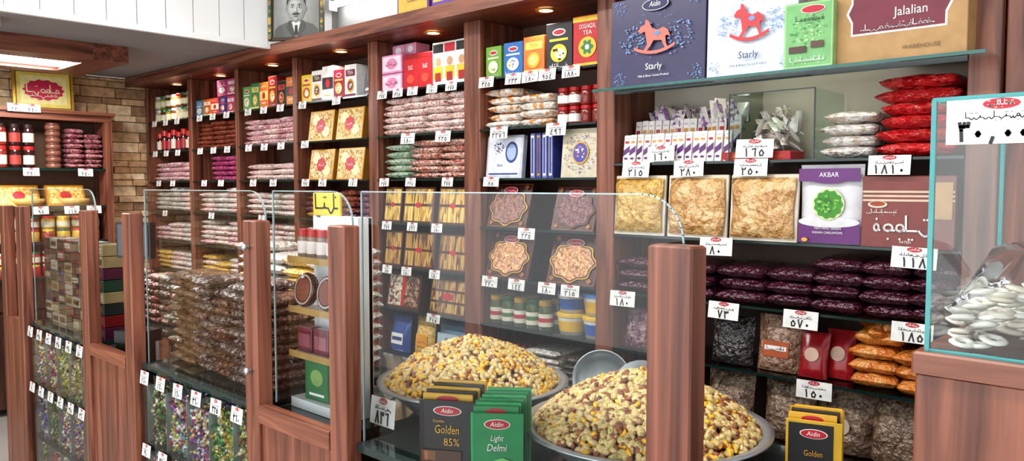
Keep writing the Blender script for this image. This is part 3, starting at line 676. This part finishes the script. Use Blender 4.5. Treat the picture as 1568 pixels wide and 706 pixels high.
for x0, z in ((-2.12,1.42),(-2.12,1.05)):
    b.M = T(x0,YC-.002,z) @ Matrix.Rotation(rad(90),4,'X'); b.lathe([(0,.02),(.009,.02),(.011,.012),(.005,.008),(.005,0)],0,0,0,STEEL,12); b.M = Matrix.Identity(4)
b.done('shop_counter')
# glass fronts
def pane(x0, x1, z0, z1, y, r, name='counter_glass_pane'):
    b = MB(); out = [(x0,z0),(x1,z0)]
    n = 10
    for i in range(n+1):
        a = math.pi/2*i/n; out.append((x1-r+r*math.cos(a), z1-r+r*math.sin(a)))
    out.append((x0,z1))
    b.poly([(x,y,z) for x, z in out],GLASS)
    m = len(out)
    for i in range(1,m):
        a = out[i]; c = out[(i+1) % m]; w = .003
        b.geo([(a[0],y-w,a[1]),(c[0],y-w,c[1]),(c[0],y+w,c[1]),(a[0],y+w,a[1])],[(0,1,2,3)],PEDGE)
    b.line([(p[0],p[1]) for p in out[2:]]+[(x0,z1),(x0,z0)],.0028,PEDGE,y-.0031)
    return b.done(name)
yp = YC+PD*.5+.03
pane(-1.640,-.700,ZC+.001,1.585,yp,.085)
pane(-2.075,-1.68,ZC+.022,1.585,yp,.085)
pane(-2.995,-2.12,ZC+.001,1.585,yp,.085)
pane(-4.345,-3.50,ZC+.001,1.585,yp,.085)
for x0, x1 in ((-3.0,-2.165),(-4.35,-3.54)):
    b = MB(); b.poly([(x0,YC+.02,.12),(x1,YC+.02,.12),(x1,YC+.02,.905),(x0,YC+.02,.905)],GLASS); b.done('bin_front_glass')
# candy bins
def candy_geo():
    vs, fs = ICO1; v = [(x*.012,y*.009,z*.009) for x,y,z in vs]; f = list(fs)
    for s_ in (-1,1):
        o = len(v); v.append((s_*.010,0,0))
        for i in range(6): a = 6.283*i/6; v.append((s_*.022,.008*math.cos(a),.008*math.sin(a)))
        for i in range(6): f.append((o,o+1+i,o+1+(i+1)%6))
    return v, f
CG = candy_geo()
PAL = [[(60,120,60),(94,66,50),(204,194,174),(130,140,80)],[(200,60,90),(140,90,150),(90,160,170),(220,204,110),(220,214,206)],[(210,200,196),(120,100,170),(160,60,110),(210,190,130)],[(150,160,60),(60,130,70),(190,166,70),(216,206,176)],[(114,86,58),(150,166,86),(204,194,166)],[(180,44,54),(220,220,215),(170,90,60)],[(80,100,170),(196,196,210),(210,180,110)]]
pi = 0
for x0, x1, n in ((-3.0,-2.165,5),(-4.35,-3.54,5)):
    w = (x1-x0)/n
    for z in (.621,.361,.122):
        b = MB()
        for k in range(n):
            ms = [P(c,.25,.2) for c in PAL[pi % len(PAL)]]; pi += 1
            hh = R.uniform(.18,.22)
            b.box(x0+w*k+.002,x0+w*k+.004,YC+.045,YC+.25,z,z+.22,PEDGE)
            b.box(x0+w*k+.014,x0+w*(k+1)-.012,YC+.085,YC+.24,z+.002,z+hh-.02,ms[0])
            for i in range(190 if z > .3 else 80):
                q = R.random()
                if R.random() < .8: px_, py_, pz_ = x0+w*k+.014+(w-.026)*q, YC+.060+R.random()*.024, z+.01+R.random()*(hh-.012)
                else: px_, py_, pz_ = x0+w*k+.016+(w-.03)*q, YC+.065+R.random()*.17, z+hh-.012+R.random()*.02
                X = Matrix.Translation((px_,py_,pz_)) @ Matrix.Rotation(R.random()*3.1,4,'Y') @ Matrix.Rotation(R.uniform(-.5,.5),4,'Z')
                b.geo(CG[0],CG[1],R.choice(ms),False,X)
        b.done('wrapped_candy_bin_row')
b = MB()
for x0, x1, n in ((-3.0,-2.165,6),(-4.35,-3.54,6)):
    for k in range(n): b.tag(x0+(x1-x0)*(k+.5)/n,YC+.012,.912,.07,.048,R.choice(('90','360','325','180','160')))
    for k in range(n): b.tag(x0+(x1-x0)*(k+.5)/n,YC+.012,.635,.07,.045,R.choice(('90','360','325')))
b.done('price_tag_row')
# packs stacked on the counter behind the glass
datep = S([(104,56,40),(132,80,54),(82,44,34),(170,128,96)],130,.2,.5,name='date_pack'); seedp = S([(130,94,60),(156,118,76),(102,72,46)],130,.22,.5,name='seed_pack'); darkp = S([(84,54,50),(114,82,72),(64,40,38),(184,162,154)],110,.18,.6,name='raisin_pack')
stack('date_pack_stack',-2.99,-2.76,ZC+.001,11,.031,[seedp],2,1.28,.17)
stack('date_pack_stack',-2.74,-2.22,ZC+.001,11,.031,[darkp,datep],4,1.26,.2)
stack('yellow_snack_stack',-2.98,-2.30,ZC+.001,11,.040,[yelb,clearb,candy],4,1.56,.22)
stack('candy_pack_stack',-4.33,-3.56,ZC+.001,7,.034,[S([(60,80,60),(180,170,150),(110,40,40)],50),S([(140,40,40),(206,190,164)],50),lime],7,1.56,.14)
b = MB()
for k in range(8):
    for i in range(8):
        c = R.choice(((44,50,48),(120,30,34),(170,162,146),(38,66,52),(84,30,56),(150,134,96),(50,80,110),(34,30,34)))
        b.abox(-4.30+i*.098,YC+.10,ZC+.001+k*.052,.092,.048,.1,P(c,.3),[('r',0,.5,.8,.5,P((180,172,156)) if (i*3+k)%4==0 else P((90,76,50))),('q',-.3,.3,.5,.3,REDT)])
b.done('small_carton_stack')
# white display stand
b = MB(); SX0, SX1, SY0, SY1 = -2.075,-1.795,1.255,1.355
WS = P((226,228,230),.4,var=.02); TR = P((176,140,84),.4)
b.bbox(SX0,SX1,SY1-.015,SY1,ZC+.001,1.51,WS,.002); b.box(SX0,SX1,SY0,SY1,ZC+.001,ZC+.03,WS)
b.box(SX1-.015,SX1,SY0+.05,SY1,ZC+.03,1.51,WS)
for z in (1.385,1.235,1.10):
    b.box(SX0,SX1-.015,SY0+.0,SY1-.015,z-.012,z,WS); b.box(SX0-.002,SX1-.01,SY0-.004,SY0,z-.014,z+.006,TR)
for x in (-2.03,-1.90): b.line([(x,1.045),(x+.02,1.043),(x+.04,1.03)],.003,STEEL,SY1-.018)
b.done('white_display_stand')
b = MB()
for i in range(5): b.jar(SX0+.03+i*.05,SY0+.035,1.386,.02,.085,P((130,110,100),.12),P((160,30,36),.3),P((210,200,196)),.25)
b.done('honey_jar_row')
b = MB()
for i in range(2):
    b.M = T(SX0+.06+i*.12,SY0+.03,1.236+.052,0,rad(80)); b.lathe([(0,0),(.05,0),(.052,.012),(.05,.02),(0,.02)],0,0,0,P((84,40,36),.2),20); b.lathe([(.0,.0215),(.036,.0215)],0,0,0,P((130,70,56),.3),18); b.lathe([(.040,.0217),(.046,.0217)],0,0,0,P((180,160,150),.3),18)
b.done('round_sweet_tub_row')
b = MB()
for i in range(3): b.abox(SX0+.045+i*.085,SY0+.02,1.101,.075,.075,.04,P((120,60,76),.2),[('r',0,.5,.8,.6,P((150,84,96))),('r',0,.8,.9,.15,P((110,24,40)))])
b.done('pink_sweet_box_row')
b = MB(); b.abox(-1.965,SY0+.02,ZC+.031,.12,.125,.03,P((34,90,50),.35),[('r',0,.5,.9,.9,P((44,110,62))),('e',0,.55,.5,.4,P((130,160,90))),('r',0,.15,.6,.06,WHITE)],.05); b.done('green_tea_box')
b = MB(); b.abox(-2.005,SY1-.013,1.511,.125,.068,.010,P((206,180,56),.4),[('q',-.40,.42,.5,.75,BLACK)],.10); b.done('yellow_sign_card')
b = MB(); b.M = T(-3.33,1.30,0,.4); b.box(-.09,.09,-.015,.015,1.30,1.45,BLACK); b.box(-.08,.08,-.018,-.015,1.31,1.44,P((40,44,52),.1)); b.box(-.015,.015,.0,.02,1.0,1.32,BLACK); b.box(-.07,.07,-.06,.06,.95,1.0,BLACK); b.box(-.04,.04,-.05,.05,.5,.95,BLACK); b.lathe([(.0,0),(.12,0),(.12,.02),(.05,.04),(.04,.46)],0,0,.001,BLACK,16); b.done('card_terminal_monitor')

# ------------------------------------------------------------------ nut bowls
NM = {'pist': P((204,178,124),.5,0,.2,60), 'pistg': P((150,146,78),.5,0,.2), 'alm': P((142,88,60),.55,0,.25,60), 'yel': P((228,174,44),.45,0,.15,60), 'pale': P((214,186,136),.5,0,.15), 'dark': P((112,68,48),.55,0,.25)}
def cashew():
    vs = []; fs = []; n = 7; s_ = 6
    for j in range(n):
        t = j/(n-1); a = -1.25+2.5*t; rr = .0048*max(.3,math.sin(math.pi*(.08+.84*t))**.6)
        c = (.0095*math.sin(a), .0095*math.cos(a)-.006, 0); d = (math.sin(a), math.cos(a))
        for i in range(s_):
            q = 6.283*i/s_; vs.append((c[0]+d[0]*rr*math.cos(q), c[1]+d[1]*rr*math.cos(q), rr*math.sin(q)))
    for j in range(n-1):
        for i in range(s_): fs.append((j*s_+i,j*s_+(i+1)%s_,(j+1)*s_+(i+1)%s_,(j+1)*s_+i))
    fs += [tuple(range(s_)), tuple((n-1)*s_+i for i in range(s_))]
    return vs, fs
CA = cashew()
def pist():
    vs, fs = ICO2; out = {'a':[], 'b':[]}
    v = [(x*.0105*(1-.12*x), y*.0068, z*.0062) for x,y,z in vs]
    for f in fs:
        cy = sum(vs[i][1] for i in f)/3; cz = sum(vs[i][2] for i in f)/3; cx = sum(vs[i][0] for i in f)/3
        out['b' if (cz > .5 and abs(cy) < .26 and cx > -.3) else 'a'].append(f)
    return v, out
PI = pist()
def bowl(cx, cy, r, hh, mix, n, nm):
    b = MB()
    b.lathe([(0,0),(r*.55,0),(r*.62,.006),(r*.88,.075),(r*.93,.088),(r,.09),(r*1.0,.095),(r*.93,.0945),(r*.86,.08),(r*.6,.014),(0,.012)],cx,cy,ZC+.001,STEEL,64)
    b.done('steel_bowl')
    b = MB(); rr = r*.89; zb = ZC+.088
    H = lambda q: zb+hh*(1-q)**.85*(1-.18*math.cos(q*3)) if q < 1 else zb
    b.lathe([(rr*.95,-.004)]+[(rr*q*.95,H(q)-zb-.008) for q in (1,.9,.75,.6,.45,.3,.15,.001)],cx,cy,zb,NM['alm'],40)
    keys = list(mix); wts = [mix[k] for k in keys]
    for i in range(n):
        q = math.sqrt(R.random()); a = R.random()*6.283; k = R.choices(keys,wts)[0]
        x, y = cx+rr*q*math.cos(a), cy+rr*q*math.sin(a); z = H(q)+R.uniform(-.005,.006)
        slope = math.atan(hh/rr)*.9
        X = Matrix.Translation((x,y,z)) @ Matrix.Rotation(a,4,'Z') @ Matrix.Rotation(slope,4,'Y') @ Matrix.Rotation(R.random()*6.28,4,'Z') @ Matrix.Rotation(R.uniform(-.6,.6),4,'Y') @ Matrix.Rotation(R.uniform(-1.2,1.2),4,'X') @ Matrix.Scale(R.uniform(1.0,1.35),4)
        if k == 'pist':
            b.geo(PI[0],PI[1]['a'],NM['pist'],True,X); b.geo(PI[0],PI[1]['b'],NM['pistg'],True,X)
        elif k in ('yel','pale'):
            if R.random() < .55: b.geo(CA[0],CA[1],NM[k],True,X)
            else: b.geo([(p[0]*.007,p[1]*.0065,p[2]*.006) for p in ICO1[0]],ICO1[1],NM[k],True,X)
        else: b.geo([(p[0]*.0115,p[1]*.0065*(1-.35*p[0]),p[2]*.0046) for p in ICO1[0]],ICO1[1],NM[k],True,X)
    b.done(nm)
bowl(-1.635,1.60,.285,.165,{'pist':.36,'yel':.30,'alm':.18,'pale':.16},3000,'mixed_nut_heap')
bowl(-1.02,1.583,.30,.165,{'pist':.44,'yel':.11,'alm':.28,'pale':.13,'dark':.04},3200,'mixed_nut_heap')
b = MB(); b.tag(-1.66,1.285,1.025,.105,.075,'836',.1); b.box(-1.665,-1.655,1.2868,1.33,1.015,1.018,STEEL); b.done('price_tag')
b = MB(); b.box(-1.62,-1.30,1.96,2.2,.0,.80,P((190,190,188))); b.box(-1.60,-1.32,1.98,2.18,.80,.87,P((140,144,148),.3,.7))
b.M = T(-1.50,2.07,.955,.5,rad(72)); b.lathe([(0,0),(.06,.004),(.085,.02),(.095,.035),(.098,.035),(.088,.018),(.06,0),(0,-.004)],0,0,0,STEEL,30)
b.M = T(-1.34,2.06,.94,.9,rad(60)); b.lathe([(0,0),(.07,.006),(.10,.03),(.103,.03),(.075,.002),(0,-.004)],0,0,0,STEEL,30)
b.M = Matrix.Identity(4); b.done('shop_scale')
# chocolate cartons
def choc(name, x, y, rz, front, side, arts, packs, w=.118, h=.155, d=.085):
    b = MB(); b.M = T(x,y,ZC+.001,rz)
    b.bbox(-w/2,w/2,0,.003,0,h*.95,front,.0008)
    for sx in (-1,1):
        xx = sx*w/2; b.geo([(xx,0,0),(xx,d,0),(xx,d,h*1.0),(xx,d*.6,h*.62),(xx,0,h*.45)],[(0,1,2,3,4)],side)
    b.box(-w/2,w/2,d-.003,d,0,h,side); b.box(-w/2,w/2,0,d,0,.002,side)
    b.art(w,h*.95,0,arts,-.0003)
    for k, pm in enumerate(packs):
        M0 = b.M; b.M = M0 @ T(.005*k-.004,.006+k*.0125,.004+.002*k,0,-.06); b.bbox(-w/2+.008,w/2-.008,0,.009,0,h*(1.0+.02*k),pm,.001); b.art(w,h,0,[('e',0,.92,.4,.1,REDT)],-.0004); b.M = M0
    b.done(name)
OV = lambda z: [('e',0,z,.5,.15,WHITE),('e',0,z,.46,.13,REDT),('t',0,z,.1,'Aidin',WHITE,.9,.2)]
BK = P((26,21,21),.35); YG = P((206,158,36),.35)
choc('dark_chocolate_display_box',-1.350,1.235,.52,BK,YG,OV(.84)+[('t',-.15,.68,.06,'Double',GOLD),('t',0,.55,.19,'Golden',GOLD,.7,.1),('t',.08,.36,.17,'85%',GOLD,.9),('r',-.1,.14,.7,.18,P((80,46,28))),('r',-.3,.14,.2,.14,P((130,84,44)))],[YG,BK,YG,BK,YG],.142,.165,.075)
GR = P((22,132,76),.35); GR2 = P((50,160,96),.35)
choc('milk_chocolate_display_box',-1.190,1.24,.66,GR,P((20,110,64),.35),OV(.84)+[('t',0,.64,.12,'Light',WHITE,.8,.2),('t',0,.5,.15,'Delmi',WHITE,.8,.2),('d',.1,.28,.6,.16,P((110,190,110))),('r',-.1,.08,.7,.1,P((84,48,30)))],[GR,GR2,GR,GR2,GR,GR2],.120,.165,.08)
choc('dark_chocolate_display_box',-.655,1.70,.30,P((200,160,40),.35),YG,[('r',-.05,.5,.8,.9,BK)]+OV(.8)+[('t',0,.5,.13,'Golden',GOLD,.7)],[YG,BK,YG])

# ------------------------------------------------------------------ right display case
b = MB(); X0, X1 = -.306, .6; ZK = 1.374; ZT = 1.715
b.bbox(X0,X1,YC,YC+.5,0,ZK-.03,WV,.003); b.bbox(X0-.004,X1+.004,YC-.006,YC+.5,ZK-.03,ZK,WX,.003)
b.done('wooden_counter_cabinet')
b = MB(); gx = X0+.012
b.poly([(gx,YC+.01,ZK),(X1,YC+.01,ZK),(X1,YC+.01,ZT),(gx,YC+.01,ZT)],GLASS)
b.poly([(gx,YC+.01,ZK),(gx,YC+.45,ZK),(gx,YC+.45,ZT),(gx,YC+.01,ZT)],GLASS)
b.poly([(gx,YC+.01,ZT),(X1,YC+.01,ZT),(X1,YC+.45,ZT),(gx,YC+.45,ZT)],GLASS)
b.box(gx-.003,gx+.003,YC+.006,YC+.014,ZK,ZT,TEAL); b.box(gx,X1,YC+.007,YC+.013,ZT-.003,ZT+.003,TEAL); b.box(gx-.003,gx+.003,YC+.01,YC+.45,ZT-.003,ZT+.003,TEAL)
b.box(gx-.003,gx+.003,YC+.447,YC+.453,ZK,ZT,TEAL); b.box(gx,X1,YC+.007,YC+.013,ZK,ZK+.004,TEAL)
b.done('glass_display_case')
b = MB(); b.tag(-.215,YC+.002,ZT-.003,.125,.058,'30,000',.0); b.done('price_tag')
b = MB(); WN = P((238,234,226),.4); CR = P((222,212,196),.35)
for i in range(520):
    x = -.280+R.random()*.48; y = YC+.04+R.random()**1.3*.30; k = R.random()
    z = ZK+.006+k*.080*(1 if x > -.25 else .6)
    b.M = Matrix.Translation((x,y,z)) @ Matrix.Rotation(R.uniform(-.25,.25),4,'X') @ Matrix.Rotation(R.uniform(-.3,.3),4,'Y')
    b.lathe([(.007,-.002),(.012,-.004),(.018,0),(.012,.004),(.007,.002),(.007,-.002)],0,0,0,WN if i%3 else CR,12)
b.M = Matrix.Identity(4); b.done('white_nougat_disc_pile')
FILMC = glassmat('clear_film',(.98,.98,.98),.9,1.18)
b = MB(); b.pillow(.49,.38,.17,FILMC,T(-.04,YC+.22,ZK+.06),15,11,False); b.done('clear_plastic_bag')

# ------------------------------------------------------------------ light
w = bpy.data.worlds.new('daylight'); sc.world = w; w.use_nodes = True
bg = w.node_tree.nodes['Background']; bg.inputs['Color'].default_value = (.95,.98,1,1); bg.inputs['Strength'].default_value = 1.3
def area(name, loc, rot, sx, sy, e, col=(1,1,1)):
    li = bpy.data.lights.new(name,'AREA'); li.shape = 'RECTANGLE'; li.size = sx; li.size_y = sy; li.energy = e; li.color = col
    o = bpy.data.objects.new(name,li); o.location = loc; o.rotation_euler = rot; sc.collection.objects.link(o)
area('ceiling_lamp',(-1.2,.6,3.15),(0,0,0),2.4,.3,48,(1,.98,.96)); area('ceiling_lamp',(-3.2,.6,3.15),(0,0,0),1.6,.3,42,(1,.98,.96)); area('ceiling_lamp',(-5.4,1.44,2.365),(0,0,0),.4,.55,34)
area('storefront_daylight',(-1.8,-1.75,1.7),(rad(84),0,0),6,2.4,80,(.94,.97,1))

cam = bpy.data.cameras.new('camera'); cam.sensor_width = 36; cam.lens = 27.2; cam.clip_start = .05
co = bpy.data.objects.new('camera',cam); co.location = (0,0,1.6); co.rotation_euler = (rad(90-3.3),0,rad(42.7)); sc.collection.objects.link(co)
sc.camera = co
sc.view_settings.view_transform = 'Standard'
try: sc.view_settings.look = 'Medium High Contrast'
except Exception: pass
